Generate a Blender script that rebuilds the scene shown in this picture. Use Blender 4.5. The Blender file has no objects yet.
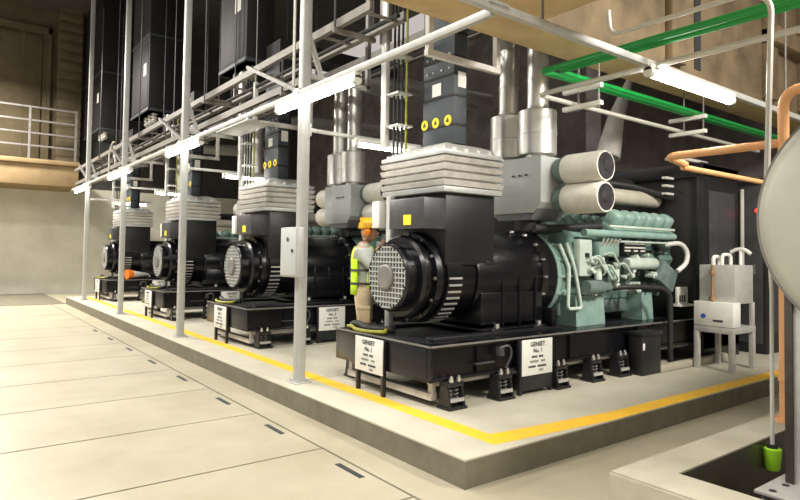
import bpy, bmesh, math, random
from mathutils import Vector, Matrix
random.seed(7)
S = bpy.context.scene
COL = S.collection
PI = math.pi
def R(d): return math.radians(d)

# ------------------------------------------------------------------ materials
def mat(name, col, rough=0.5, metal=0.0, var=0.12, scale=6.0, bump=0.0, emit=None, estr=0.0, col2=None, detail=5.0, stretch=None, coat=0.0):
    m = bpy.data.materials.new(name); m.use_nodes = True
    nt = m.node_tree; b = nt.nodes['Principled BSDF']
    b.inputs['Roughness'].default_value = rough; b.inputs['Metallic'].default_value = metal
    b.inputs['Coat Weight'].default_value = coat
    tc = nt.nodes.new('ShaderNodeTexCoord'); n = nt.nodes.new('ShaderNodeTexNoise')
    n.inputs['Scale'].default_value = scale; n.inputs['Detail'].default_value = detail; n.inputs['Roughness'].default_value = 0.6
    if stretch:
        mp = nt.nodes.new('ShaderNodeMapping'); mp.inputs['Scale'].default_value = stretch
        nt.links.new(tc.outputs['Object'], mp.inputs['Vector']); nt.links.new(mp.outputs['Vector'], n.inputs['Vector'])
    else:
        nt.links.new(tc.outputs['Object'], n.inputs['Vector'])
    r = nt.nodes.new('ShaderNodeValToRGB')
    lo = [max(0, c * (1 - var)) for c in col]; hi = [min(1, c * (1 + var)) for c in col]
    if col2: lo, hi = list(col2), list(col)
    r.color_ramp.elements[0].position = 0.3; r.color_ramp.elements[1].position = 0.7
    r.color_ramp.elements[0].color = (*lo, 1); r.color_ramp.elements[1].color = (*hi, 1)
    nt.links.new(n.outputs['Fac'], r.inputs['Fac']); nt.links.new(r.outputs['Color'], b.inputs['Base Color'])
    if bump:
        bp = nt.nodes.new('ShaderNodeBump'); bp.inputs['Strength'].default_value = bump; bp.inputs['Distance'].default_value = 0.02
        nt.links.new(n.outputs['Fac'], bp.inputs['Height']); nt.links.new(bp.outputs['Normal'], b.inputs['Normal'])
    if emit:
        b.inputs['Emission Color'].default_value = (*emit, 1); b.inputs['Emission Strength'].default_value = estr
    return m
M = {}
M['floor'] = mat('floor_concrete', (.43, .395, .30), .42, 0, 0, 1.3, .04, col2=(.33, .295, .21))
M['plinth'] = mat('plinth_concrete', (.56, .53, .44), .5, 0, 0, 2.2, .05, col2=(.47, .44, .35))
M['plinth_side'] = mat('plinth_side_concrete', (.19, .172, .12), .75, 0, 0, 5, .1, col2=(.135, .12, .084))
M['kerb'] = mat('kerb_concrete', (.48, .45, .36), .6, 0, 0, 3, .06, col2=(.37, .34, .26))
M['yellow'] = mat('yellow_paint', (.95, .56, .02), .5, 0, 0, 9, 0, col2=(.85, .50, .06))
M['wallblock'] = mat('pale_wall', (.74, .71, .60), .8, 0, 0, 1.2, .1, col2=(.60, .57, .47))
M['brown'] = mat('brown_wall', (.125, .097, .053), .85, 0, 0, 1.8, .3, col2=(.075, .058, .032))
M['tan'] = mat('lit_tan_concrete', (.62, .46, .24), .8, 0, 0, 2.5, .15, col2=(.42, .30, .15))  # beam concrete with the lamp light from below put into its colour
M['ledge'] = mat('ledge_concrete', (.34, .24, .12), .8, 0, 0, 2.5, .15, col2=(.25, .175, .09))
M['beamside'] = mat('shaded_beam_concrete', (.25, .185, .11), .85, 0, 0, 1.6, .4, col2=(.09, .066, .04))  # the beam's stained front face, its shade put into the colour
M['ceil'] = mat('dark_ceiling', (.06, .055, .05), .9, 0, .2, 2)
M['darkwall'] = mat('dark_wall', (.20, .175, .17), .85, 0, .35, 1.5)
M['black'] = mat('black_gloss_paint', (.0045, .0045, .0065), .26, 0, .3, 12, 0)
M['blacksat'] = mat('black_satin_paint', (.012, .012, .014), .4, 0, .3, 9)
M['rubber'] = mat('black_rubber', (.015, .015, .015), .6, 0, .2, 10)
M['charcoal'] = mat('charcoal_paint', (.05, .05, .055), .4, 0, .2, 8)
M['teal'] = mat('teal_engine_paint', (.31, .45, .40), .36, 0, 0, 7, 0, col2=(.20, .33, .29))
M['tealmid'] = mat('mid_teal_paint', (.20, .32, .28), .38, 0, 0, 7, 0, col2=(.11, .19, .17))
M['tealdark'] = mat('dull_teal_paint', (.14, .19, .18), .45, 0, .25, 9)
M['tealpale'] = mat('pale_teal_paint', (.55, .64, .58), .4, 0, .1, 9)
M['greybox'] = mat('light_grey_paint', (.47, .50, .50), .38, 0, .06, 4)
M['greymid'] = mat('mid_grey_paint', (.17, .18, .19), .4, 0, .1, 5)
M['bellow'] = mat('pale_bellows_fabric', (.52, .50, .47), .55, 0, .14, 9, .05)
M['flange'] = mat('grey_flange', (.50, .51, .50), .4, .2, .1, 9)
M['filter'] = mat('cream_filter', (.72, .70, .63), .5, 0, .07, 12)
M['filterend'] = mat('filter_end_metal', (.05, .048, .055), .35, .3, .4, 14)
M['manifold'] = mat('beige_lagging', (.66, .62, .52), .4, .1, .12, 5)
M['alu'] = mat('aluminium_cladding', (.66, .65, .62), .34, .7, .1, 3, .03)
M['galv'] = mat('galvanised_steel', (.52, .52, .50), .42, .35, .1, 10)
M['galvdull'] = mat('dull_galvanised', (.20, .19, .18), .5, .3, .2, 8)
M['post'] = mat('grey_post_paint', (.42, .43, .42), .4, .1, .06, 8)
M['bus'] = mat('slate_duct_paint', (.04, .05, .06), .5, .1, .15, 6)
M['busdark'] = mat('dark_duct', (.010, .008, .009), .6, .1, .25, 5)
M['stk'] = mat('yellow_sticker', (.85, .66, .02), .5, 0, .05, 20)
M['white'] = mat('white_plate', (.72, .72, .68), .5, 0, .05, 15)
M['ink'] = mat('dark_ink', (.03, .035, .04), .6, 0, .05, 15)
M['inkgreen'] = mat('faded_ink', (.20, .24, .20), .6, 0, .05, 15)
M['chrome'] = mat('bright_steel', (.70, .70, .68), .25, .8, .06, 12)
M['green'] = mat('green_pipe_paint', (.005, .27, .05), .33, 0, .08, 6)
M['orange'] = mat('orange_pipe_paint', (.80, .42, .19), .4, 0, .06, 6)
M['pipegrey'] = mat('pale_grey_pipe', (.56, .55, .50), .38, .15, .08, 6)
M['tank'] = mat('grey_tank_paint', (.38, .375, .32), .42, 0, .06, 3, .02)
M['tanksteel'] = mat('stand_brown_steel', (.05, .04, .03), .5, .2, .25, 6)
M['lime'] = mat('lime_plastic', (.35, .72, .03), .4, 0, .06, 8)
M['limefab'] = mat('hi_vis_lime', (.55, .85, .02), .6, 0, .06, 30)
M['reflect'] = mat('reflective_tape', (.55, .57, .57), .35, .2, .05, 20)
M['shirt'] = mat('grey_shirt', (.46, .49, .45), .8, 0, .08, 25)
M['khaki'] = mat('khaki_cloth', (.56, .44, .28), .85, 0, .1, 25)
M['skin'] = mat('skin', (.50, .30, .21), .5, 0, .06, 20)
M['hat'] = mat('yellow_orange_helmet', (.90, .50, .02), .3, 0, .04, 8)
M['muff'] = mat('orange_muff', (.85, .26, .01), .4, 0, .05, 10)
M['boot'] = mat('brown_boot', (.10, .06, .035), .6, 0, .15, 20)
M['tray'] = mat('tray_steel', (.20, .185, .165), .55, .2, .12, 8)
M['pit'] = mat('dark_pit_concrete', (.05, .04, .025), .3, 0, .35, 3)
M['greenyel'] = mat('green_yellow_cable', (.30, .30, .03), .5, 0, .3, 30)
M['conecol'] = mat('cone_orange', (.85, .20, .02), .5, 0, .05, 10)
M['blue'] = mat('blue_mark', (.02, .10, .45), .4, 0, .05, 10)
M['brass'] = mat('dull_brass', (.36, .22, .12), .45, .3, .2, 14)
M['redlamp'] = mat('red_indicator', (.5, .01, .01), .4, 0, 0, 5, emit=(1, .03, .02), estr=2)
M['tube'] = mat('fluorescent_tube', (.9, .9, .88), .4, 0, 0, 5, emit=(1, .97, .90), estr=22)

# ------------------------------------------------------------------ mesh builder
ORG = [Vector((0, 0, 0))]
class MB:
    def __init__(s): s.bm = bmesh.new()
    def box(s, x0, x1, y0, y1, z0, z1, bev=0.0, rot=None, seg=2):
        c = Vector(((x0 + x1) / 2, (y0 + y1) / 2, (z0 + z1) / 2))
        m = Matrix.Translation(c)
        if rot: m = m @ rot.to_4x4()
        m = m @ Matrix.Diagonal((abs(x1 - x0), abs(y1 - y0), abs(z1 - z0), 1))
        v = bmesh.ops.create_cube(s.bm, size=1, matrix=m)['verts']
        if bev > 0:
            e = list({e for q in v for e in q.link_edges})
            bmesh.ops.bevel(s.bm, geom=e, offset=bev, segments=seg, profile=.5, affect='EDGES', clamp_overlap=True)
        return s
    def cyl(s, p0, p1, r0, r1=None, seg=24):
        p0, p1 = Vector(p0), Vector(p1); r1 = r0 if r1 is None else r1
        d = p1 - p0; q = d.to_track_quat('Z', 'Y').to_matrix().to_4x4()
        bmesh.ops.create_cone(s.bm, cap_ends=True, segments=seg, radius1=r0, radius2=r1, depth=d.length,
                              matrix=Matrix.Translation((p0 + p1) / 2) @ q)
        return s
    def lathe(s, p0, ax, prof, seg=32):
        # prof: list of (distance along ax, radius)
        p0 = Vector(p0); ax = Vector(ax).normalized(); q = ax.to_track_quat('Z', 'Y').to_matrix()
        rings = []
        for t, r in prof:
            rings.append([s.bm.verts.new(p0 + ax * t + q @ Vector((max(r, 1e-4) * math.cos(2 * PI * i / seg), max(r, 1e-4) * math.sin(2 * PI * i / seg), 0))) for i in range(seg)])
        for a, b in zip(rings, rings[1:]):
            for i in range(seg):
                s.bm.faces.new((a[i], a[(i + 1) % seg], b[(i + 1) % seg], b[i]))
        s.bm.faces.new(rings[0][::-1]); s.bm.faces.new(rings[-1])
        return s
    def tube(s, pts, r, seg=12, fillet=0.0, caps=True):
        P = [Vector(p) for p in pts]
        if fillet > 0 and len(P) > 2:
            Q = [P[0]]
            for a, b, c in zip(P, P[1:], P[2:]):
                u = (a - b); w = (c - b); f = min(fillet, u.length * .49, w.length * .49)
                A = b + u.normalized() * f; C = b + w.normalized() * f
                for k in range(7):
                    t = k / 6; Q.append(A * (1 - t) ** 2 + b * 2 * t * (1 - t) + C * t * t)
            Q.append(P[-1]); P = Q
        n = None; rings = []
        for i, p in enumerate(P):
            t = (P[min(i + 1, len(P) - 1)] - P[max(i - 1, 0)]).normalized()
            if n is None:
                n = t.orthogonal().normalized()
            else:
                n = (n - t * n.dot(t)).normalized()
            b = t.cross(n)
            rr = r[i] if isinstance(r, (list, tuple)) else r
            rings.append([s.bm.verts.new(p + (n * math.cos(2 * PI * k / seg) + b * math.sin(2 * PI * k / seg)) * rr) for k in range(seg)])
        for a, b in zip(rings, rings[1:]):
            for k in range(seg):
                s.bm.faces.new((a[k], a[(k + 1) % seg], b[(k + 1) % seg], b[k]))
        if caps:
            s.bm.faces.new(rings[0][::-1]); s.bm.faces.new(rings[-1])
        return s
    def prism(s, pts, axis, a0, a1):
        # pts: 2D outline in the other two axes (in x,y,z order without axis)
        def mk(p, a):
            c = list(p); c.insert(axis, a); return s.bm.verts.new(c)
        A = [mk(p, a0) for p in pts]; B = [mk(p, a1) for p in pts]; n = len(pts)
        s.bm.faces.new(A); s.bm.faces.new(B[::-1])
        for i in range(n): s.bm.faces.new((A[i], B[i], B[(i + 1) % n], A[(i + 1) % n]))
        return s
    def bar(s, a, b, w, h=None):
        # square bar between two points
        a, b = Vector(a), Vector(b); d = b - a; h = h or w
        q = d.to_track_quat('X', 'Z').to_matrix().to_4x4()
        m = Matrix.Translation((a + b) / 2) @ q @ Matrix.Diagonal((d.length, w, h, 1))
        bmesh.ops.create_cube(s.bm, size=1, matrix=m); return s
    def sphere(s, c, rx, ry=None, rz=None, seg=16, rot=None):
        m = Matrix.Translation(c)
        if rot: m = m @ rot.to_4x4()
        m = m @ Matrix.Diagonal((rx, ry or rx, rz or rx, 1))
        bmesh.ops.create_uvsphere(s.bm, u_segments=seg, v_segments=max(6, seg // 2), radius=1, matrix=m); return s
    def build(s, name, m, parent=None, ang=32):
        bmesh.ops.recalc_face_normals(s.bm, faces=s.bm.faces)
        me = bpy.data.meshes.new(name); s.bm.to_mesh(me); s.bm.free()
        me.transform(Matrix.Translation(-ORG[0]))
        for p in me.polygons: p.use_smooth = True
        me.set_sharp_from_angle(angle=R(ang))
        o = bpy.data.objects.new(name, me); COL.objects.link(o)
        me.materials.append(M[m] if isinstance(m, str) else m)
        if parent: o.parent = parent
        return o

def each(mb, name, m, parent):
    """every loose piece of the builder becomes a part of its own"""
    bm = mb.bm; seen = set(); out = []
    for v in bm.verts:
        if v in seen: continue
        isl = []; st = [v]; seen.add(v)
        while st:
            q = st.pop(); isl.append(q)
            for e in q.link_edges:
                w = e.other_vert(q)
                if w not in seen: seen.add(w); st.append(w)
        n = MB(); mp = {q: n.bm.verts.new(q.co) for q in isl}
        for f in {f for q in isl for f in q.link_faces}: n.bm.faces.new([mp[q] for q in f.verts])
        out.append(n.build(name, m, parent))
    bm.free()
    return out

def tag(o, label, cat, group=None):
    o['label'] = label; o['category'] = cat
    if group: o['group'] = group
    return o
def thing(name, label, cat, loc, group=None):
    o = bpy.data.objects.new(name, None); COL.objects.link(o); o.location = loc; o.empty_display_size = .1
    ORG[0] = Vector(loc)
    return tag(o, label, cat, group)
def done(): ORG[0] = Vector((0, 0, 0))
def single(name, mb, m, label, cat, origin=None, group=None):
    if origin: ORG[0] = Vector(origin)
    o = mb.build(name, m)
    if origin: o.location = origin; done()
    return tag(o, label, cat, group)
def struct(name, mb, m, parent=None):
    o = mb.build(name, m, parent)
    if not parent: o['kind'] = 'structure'
    return o
def copy_tree(o, parent=None):
    kids = list(o.children)
    c = o.copy(); COL.objects.link(c)
    if parent: c.parent = parent
    for ch in kids: copy_tree(ch, c)
    return c
def text(body, size, loc, rot, m, parent, name='lettering'):
    cu = bpy.data.curves.new(name, 'FONT'); cu.body = body; cu.size = size; cu.align_x = 'CENTER'; cu.align_y = 'CENTER'
    cu.extrude = .0006; cu.materials.append(M[m]); cu.offset = size * .02
    t = bpy.data.objects.new('tmp', cu); COL.objects.link(t)
    dg = bpy.context.evaluated_depsgraph_get(); dg.update()
    me = bpy.data.meshes.new_from_object(t.evaluated_get(dg)); bpy.data.objects.remove(t)
    if not me.materials: me.materials.append(M[m])
    o = bpy.data.objects.new(name, me); COL.objects.link(o)
    o.location = Vector(loc) - ORG[0]; o.rotation_euler = rot; o.parent = parent
    return o
PH = .201                      # plinth height
OFFS = [0, 4.02, 8.04, 13.1]     # the sets along the row
PITCH = 4.02                   # distance between the sets along the row
ORD = ['nearest the plinth corner', 'second from the plinth corner', 'third from the plinth corner', 'farthest from the plinth corner, by the back wall']

# ------------------------------------------------------------------ setting
fl = MB()
JX = 2.52
joints = [1.75, 3.13, 4.32, 5.61, 6.90, 8.25, 9.62, 11.0, 12.4, 13.7, 15.0, 16.3, 17.6, 18.9]
g = .011
ys = [-5] + joints + [23.9]
for a, b in zip(ys, ys[1:]):
    fl.box(-6, JX - g, a + g, b - g, -.08, 0)
pit = (3.55, 9.0, -.6, 1.91)
fl.box(JX + g, 13, pit[3], 3.1, -.08, 0)
fl.box(JX + g, 13, 3.1, 23.9, -.08, 0)
fl.box(JX + g, pit[0], -5, pit[3], -.08, 0)
fl.box(pit[1], 13, -5, pit[3], -.08, 0)
fl.box(pit[0], pit[1], -5, pit[2], -.08, 0)
floor = struct('floor', fl, 'floor')
fd = MB(); fd.box(-6, 2.86, 19.4, 23.98, 0, .012); fd.build('floor_shade_strip', 'plinth_side', floor)  # shade at the foot of the back wall, laid as darker floor
sub = MB(); sub.box(-6, 3.5, -5, 23.9, -.16, -.081); sub.box(-6, 2.7, -4.9, 18.88, -.081, -.02)
so = sub.build('joint_filler', 'ink', floor)
for y in [3.77, 5.02, 6.25, 7.63, 8.95, 10.27, 11.6, 12.9]:
    m = MB(); m.box(2.405, 2.45, y - .17, y + .17, -.01, .003)
    m.build('lifting_slot', 'ink', floor)
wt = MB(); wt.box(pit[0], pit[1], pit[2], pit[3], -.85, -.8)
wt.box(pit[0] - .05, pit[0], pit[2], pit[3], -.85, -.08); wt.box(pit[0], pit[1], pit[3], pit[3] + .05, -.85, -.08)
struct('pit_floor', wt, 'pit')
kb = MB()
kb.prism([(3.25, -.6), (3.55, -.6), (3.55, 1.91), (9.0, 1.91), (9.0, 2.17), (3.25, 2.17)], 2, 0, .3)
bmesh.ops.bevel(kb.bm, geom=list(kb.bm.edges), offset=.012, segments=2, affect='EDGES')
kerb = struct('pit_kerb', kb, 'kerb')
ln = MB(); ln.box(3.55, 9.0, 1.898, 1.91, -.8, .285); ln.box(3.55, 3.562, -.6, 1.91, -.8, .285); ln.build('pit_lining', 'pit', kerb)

pl = MB(); pl.prism([(2.868, 3.015), (12.8, 3.015), (12.8, 19.4), (2.868, 19.4)], 2, PH - .012, PH)
plinth = struct('plinth', pl, 'plinth')
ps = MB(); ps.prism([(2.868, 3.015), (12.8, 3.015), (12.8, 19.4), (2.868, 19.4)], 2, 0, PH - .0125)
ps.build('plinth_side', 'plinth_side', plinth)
yl = MB()
yl.prism([(3.27, 3.13), (4.6, 3.02), (12.5, 3.02), (12.5, 3.17), (4.8, 3.19), (3.43, 3.33), (3.42, 19.0), (3.28, 19.0)], 2, PH, PH + .002)
yl.build('yellow_line', 'yellow', plinth)

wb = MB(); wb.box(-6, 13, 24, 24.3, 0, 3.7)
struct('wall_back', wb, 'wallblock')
wd = MB(); wd.box(3.7, 13, 24.1, 24.4, 3.7, 10); struct('wall_back_shaded', wd, 'ceil')  # rest of the upper wall, coloured dark so it reads as unlit
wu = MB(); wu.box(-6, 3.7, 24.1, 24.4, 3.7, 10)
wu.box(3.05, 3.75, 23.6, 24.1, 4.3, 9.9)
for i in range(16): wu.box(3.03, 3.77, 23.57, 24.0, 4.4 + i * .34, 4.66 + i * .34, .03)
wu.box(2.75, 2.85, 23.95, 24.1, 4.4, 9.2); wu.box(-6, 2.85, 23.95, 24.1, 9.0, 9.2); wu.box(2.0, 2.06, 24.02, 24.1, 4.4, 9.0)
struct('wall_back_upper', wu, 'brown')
ld = MB(); ld.box(-6, 3.5, 21.95, 24.05, 3.55, 4.35, .02); ld.box(-6, 3.5, 21.85, 22.0, 4.22, 4.36, .01)
struct('mezzanine_edge', ld, 'ledge')
wr = MB(); wr.box(12.8, 13.1, -5, 24.3, 0, 9)
struct('wall_right', wr, 'darkwall')
ce = MB(); ce.box(1.0, 13, -1, 24.3, 9.9, 10.1)
struct('ceiling', ce, 'ceil')
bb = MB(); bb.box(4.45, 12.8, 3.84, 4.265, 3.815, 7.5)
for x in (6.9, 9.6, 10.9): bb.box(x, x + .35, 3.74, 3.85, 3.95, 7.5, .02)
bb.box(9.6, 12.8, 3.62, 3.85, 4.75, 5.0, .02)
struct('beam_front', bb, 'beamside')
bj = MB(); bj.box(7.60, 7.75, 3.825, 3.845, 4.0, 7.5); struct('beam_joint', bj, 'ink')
bs = MB(); bs.box(2.95, 12.8, 3.82, 4.27, 3.80, 3.82)  # beam underside in the lit tone
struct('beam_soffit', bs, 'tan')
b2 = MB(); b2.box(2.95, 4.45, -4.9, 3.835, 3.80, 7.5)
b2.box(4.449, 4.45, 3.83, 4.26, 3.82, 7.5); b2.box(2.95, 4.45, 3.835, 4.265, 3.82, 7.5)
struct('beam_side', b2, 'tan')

rl = thing('railing', 'dark steel guard railing along the top of the tan mezzanine edge', 'railing', (0, 22.1, 4.35))
for x in (-.6, .75, 2.1, 3.4):
    MB().box(x - .03, x + .03, 22.07, 22.13, 4.35, 6.05).build('upright', 'galvdull', rl)
for z in (4.8, 5.2, 5.6, 6.02):
    MB().box(-1, 3.42, 22.08, 22.12, z - .025, z + .025).build('rail', 'galvdull', rl)
done()
dw = MB()
for i in range(3): dw.box(-1.2 + i * 1.28, 0.02 + i * 1.28, 24.03, 24.09, 4.4, 8.9, .02)
struct('door_1', dw, 'brown')

# ------------------------------------------------------------------ generator sets
def make_genset():
    YC, ZA = 4.9, 1.35
    root = thing('generator_set', '', 'generator', (3.47, YC, PH))
    # --- skid
    m = MB()
    for y0, y1, yo in ((4.1, 4.34, 4.1), (5.46, 5.7, 5.7)):
        w = .03
        m.box(3.47, 9.25, y0, y1, .735, .765, .004); m.box(3.47, 9.25, y0, y1, .444, .474, .004)
        yy = y0 + .05 if yo == 4.1 else y1 - .05
        m.box(3.47, 9.25, yy - .012, yy + .012, .47, .74)
    m.box(3.47, 3.5, 4.1, 5.7, .444, .765, .005); m.box(3.5, 3.75, 4.12, 5.68, .7, .74)
    for x in (4.2, 5.2, 6.2, 7.2, 8.2, 9.15): m.box(x, x + .12, 4.15, 5.65, .46, .72)
    sk = m.build('skid_frame', 'black', root)
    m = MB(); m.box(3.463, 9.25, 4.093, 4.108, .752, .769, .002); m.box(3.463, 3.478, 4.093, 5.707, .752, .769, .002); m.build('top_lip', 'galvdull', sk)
    m = MB()
    for x in (4.05, 5.45, 6.75): m.box(x, x + .02, 4.11, 4.3, .474, .735); m.box(x, x + .02, 5.5, 5.69, .474, .735)
    each(m, 'stiffener', 'black', sk)
    m = MB(); m.box(3.53, 9.2, 4.38, 5.42, .70, .76, .01); m.box(3.7, 5.6, 4.33, 4.45, .76, .80, .01); m.box(3.7, 5.6, 5.35, 5.47, .76, .80, .01)
    m.build('deck_plate', 'blacksat', root)
    m = MB(); m.box(3.6, 8.6, 4.2, 4.3, .385, .443, .006); m.box(3.56, 3.64, 4.2, 5.6, .26, .325, .006); m.box(3.58, 3.62, 4.2, 4.26, .32, .44); m.box(3.58, 3.62, 5.54, 5.6, .32, .44); m.box(3.6, 8.6, 5.5, 5.6, .385, .443, .006)
    m.build('support_rail', 'bellow', root)
    # --- alternator
    A = (0, YC, ZA)
    m = MB()
    m.lathe((4.38, YC, ZA), (1, 0, 0), [(0, .40), (.0, .465), (.03, .475), (1.0, .475), (1.03, .465), (1.03, .3)], 48)
    for x in (4.72, 4.98, 5.24):
        m.box(x, x + .025, YC - .485, YC + .485, .8, ZA, .004)
    m.box(4.42, 5.38, YC - .47, YC + .47, .86, 1.2, .02)
    m.box(4.40, 5.40, YC - .52, YC + .52, .80, .83, .006)
    body = m.build('alternator_body', 'black', root)
    m = MB()
    for x in (4.5, 5.15):
        for y in (YC - .55, YC + .42): m.box(x, x + .17, y, y + .13, .76, .83, .01)
    each(m, 'mounting_foot', 'blacksat', body)
    for x in (4.62, 5.28):
        MB().cyl((x, YC - .5, .83), (x, YC - .5, .87), .03, seg=6).build('foot_bolt', 'chrome', body)
    m = MB()
    m.lathe((3.70, YC, ZA), (1, 0, 0), [(0, .34), (0, .40), (.03, .425), (.08, .425), (.09, .40), (.13, .40), (.14, .455), (.20, .465), (.21, .44), (.25, .44), (.26, .475), (.46, .475), (.48, .45), (.72, .44)], 48)
    ring = m.build('end_ring', 'black', root)
    m = MB()
    for i in range(44):
        a = 2 * PI * i / 44
        if math.sin(a) < .12:
            c = Vector((4.06, YC + .472 * math.cos(a), ZA + .472 * math.sin(a)))
            m.box(c.x - .085, c.x + .085, c.y - .010, c.y + .010, c.z - .010, c.z + .010, 0, Matrix.Rotation(a, 3, 'X'))
    m.build('louvre', 'galv', ring)
    m = MB()
    for i in range(12):
        a = 2 * PI * i / 12
        m.cyl((3.82, YC + .43 * math.cos(a), ZA + .43 * math.sin(a)), (3.85, YC + .43 * math.cos(a), ZA + .43 * math.sin(a)), .016, seg=6)
    each(m, 'ring_bolt', 'galvdull', ring)
    m = MB()
    m.lathe((3.56, YC, ZA), (1, 0, 0), [(.03, .25), (0, .305), (0, .325), (.02, .338), (.15, .338), (.16, .30)], 48)
    for i in range(10):
        a = 2 * PI * i / 10 + .2
        c = (3.64, YC + .340 * math.cos(a), ZA + .340 * math.sin(a))
        m.box(c[0] - .07, c[0] + .07, c[1] - .02, c[1] + .02, c[2] - .006, c[2] + .006, 0, Matrix.Rotation(a + PI / 2, 3, 'X'))
    ec = m.build('end_cover', 'black', root)
    m = MB()
    for i in range(-6, 7):
        t = i * .05; h = math.sqrt(max(0, .31 ** 2 - t * t))
        m.box(3.555, 3.575, YC + t - .006, YC + t + .006, ZA - h, ZA + h); m.box(3.553, 3.57, YC - h, YC + h, ZA + t - .006, ZA + t + .006)
    m.build('intake_grille', 'post', ec)
    m = MB(); m.lathe((3.525, YC, ZA), (1, 0, 0), [(.0, .11), (.012, .128), (.05, .132)], 32); m.build('bearing_hub', 'galvdull', ec)
    # terminal box with control box
    m = MB(); m.box(3.94, 4.62, 4.45, 5.36, 1.48, 2.2, .012)
    m.box(4.5, 4.625, 4.44, 4.9, 1.475, 1.52, .005)
    tb = m.build('terminal_box', 'blacksat', root)
    m = MB(); m.box(3.65, 3.94, 4.44, 5.0, 1.83, 2.135, .012)
    cb = m.build('regulator_box', 'charcoal', root)
    m = MB(); m.box(3.644, 3.652, 4.63, 4.75, 1.87, 1.97)
    wl = m.build('yellow_label', 'stk', cb); wl['label'] = 'small yellow warning label'
    m = MB(); m.box(3.76, 3.86, 5.335, 5.47, 1.86, 2.15, .01)
    m.build('cable_trunk', 'white', root)
    m = MB(); m.box(3.80, 3.86, 5.18, 5.26, .76, 2.2, .006); m.build('support_post', 'flange', root)
    # coupling housing
    m = MB(); m.lathe((5.38, YC, ZA), (1, 0, 0), [(0, .44), (.0, .48), (.04, .53), (.16, .535), (.18, .52), (.22, .51)], 48)
    m.box(5.42, 5.5, YC - .58, YC + .58, .8, 1.0, .02)
    cp = m.build('coupling_housing', 'black', root)
    m = MB()
    for i in range(16):
        a = 2 * PI * i / 16
        m.cyl((5.36, YC + .505 * math.cos(a), ZA + .505 * math.sin(a)), (5.42, YC + .505 * math.cos(a), ZA + .505 * math.sin(a)), .018, seg=6)
    each(m, 'coupling_bolt', 'chrome', cp)
    # --- engine
    m = MB(); m.lathe((5.58, YC, ZA), (1, 0, 0), [(0, .48), (0, .525), (.06, .525), (.30, .42)], 40)
    for a in range(-40, 220, 22):
        a = R(a); c = (5.72, YC + .47 * math.cos(a), ZA + .47 * math.sin(a))
        m.box(c[0] - .13, c[0] + .13, c[1] - .06, c[1] + .06, c[2] - .012, c[2] + .012, 0, Matrix.Rotation(a, 3, 'X'))
    fh = m.build('flywheel_housing', 'teal', root)
    m = MB(); m.tube([(5.66, 4.42, 1.72), (5.72, 4.33, 1.45), (5.70, 4.33, .98), (5.95, 4.33, .98), (5.82, 4.33, 1.45), (5.76, 4.40, 1.74)], .02, 8, .05); m.build('housing_rib', 'tealpale', fh)
    m = MB()
    m.prism([(4.56, 1.05), (5.24, 1.05), (5.3, 1.3), (5.44, 1.55), (5.32, 1.9), (4.48, 1.9), (4.36, 1.55), (4.5, 1.3)], 0, 5.8, 8.03)
    for i in range(6):
        x = 6.66 + i * .235
        m.box(x, x + .15, 4.36, 4.5, 1.62, 1.85, .02); m.box(x, x + .15, 5.3, 5.44, 1.62, 1.85, .02)
    m.box(8.0, 8.1, 4.5, 5.3, 1.1, 1.95, .03)
    blk = m.build('engine_block', 'tealmid', root)
    m = MB(); m.box(5.85, 7.8, 4.58, 5.22, .86, 1.06, .03); m.build('oil_pan', 'tealdark', root)
    for x0, x1 in ((5.9, 6.42), (7.28, 7.5)):
        for s in (0, 1):
            ya, yb = (4.36, 4.66) if s == 0 else (5.14, 5.44)
            m = MB(); m.prism([(x0, .765), (x1 + .04, .765), (x1 + .04, .80), (x1, 1.12), (x0 - .02, 1.12)], 1, ya, yb); m.build('engine_mount', 'teal', root)
    for s in (0, 1):
        for i in range(6):
            x = 6.66 + i * .235
            m = MB(); sg = -1 if s == 0 else 1
            rot = Matrix.Rotation(R(32) * -sg, 3, 'X')
            yc = YC + sg * .46
            m.box(x, x + .195, yc - .10, yc + .10, 1.93, 2.17, .06, rot, 3)
            m.box(x - .012, x + .207, yc - .125, yc + .125, 1.90, 1.97, .01, rot)
            m.build('valve_cover', 'teal', root)
    m = MB(); m.tube([(5.95, 4.3, 1.86), (7.95, 4.3, 1.86)], .045); m.build('coolant_rail', 'teal', root)
    m = MB(); m.tube([(6.4, 4.27, 1.95), (7.9, 4.27, 1.95)], .018); m.tube([(6.5, 4.27, 1.77), (7.8, 4.27, 1.77)], .014); m.build('fuel_rail', 'tealpale', root)
    m = MB(); m.box(6.74, 7.24, 4.29, 4.37, 1.62, 1.78, .01)
    npl = m.build('engine_plate_box', 'blacksat', root)
    m = MB()
    for z in (1.65, 1.69, 1.74): m.box(6.76, 7.22, 4.283, 4.292, z, z + .018)
    each(m, 'plate_strip', 'white', npl)
    m = MB(); m.lathe((6.75, 4.26, 1.5), (1, 0, 0), [(0, .03), (0, .06), (.04, .075), (.62, .075), (.66, .06), (.66, .03)], 20); m.build('oil_cooler', 'tealpale', root)
    m = MB(); m.box(7.45, 7.85, 4.2, 4.42, 1.18, 1.48, .03, Matrix.Rotation(R(28), 3, 'Y')); m.build('charging_alternator', 'tealdark', root)
    m = MB(); m.tube([(7.7, 4.3, 1.75), (7.95, 4.2, 1.78), (8.06, 4.16, 1.66), (8.0, 4.15, 1.5), (7.86, 4.2, 1.4)], .032, fillet=.08); m.build('breather_hose', 'white', root)
    m = MB(); m.box(5.88, 6.12, 4.3, 4.4, 1.35, 1.78, .02); m.build('cover_plate', 'tealpale', root)
    rnd = random.Random(3)
    for i in range(4):
        x = 6.2 + i * .12
        m = MB(); m.lathe((x, 4.28, 1.30 + .03 * (i % 2)), (0, 0, 1), [(0, .02), (.01, .045), (.17, .045), (.18, .03)], 14); m.build('fuel_filter', ('tealpale', 'blacksat', 'teal', 'tealpale')[i], root)
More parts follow.
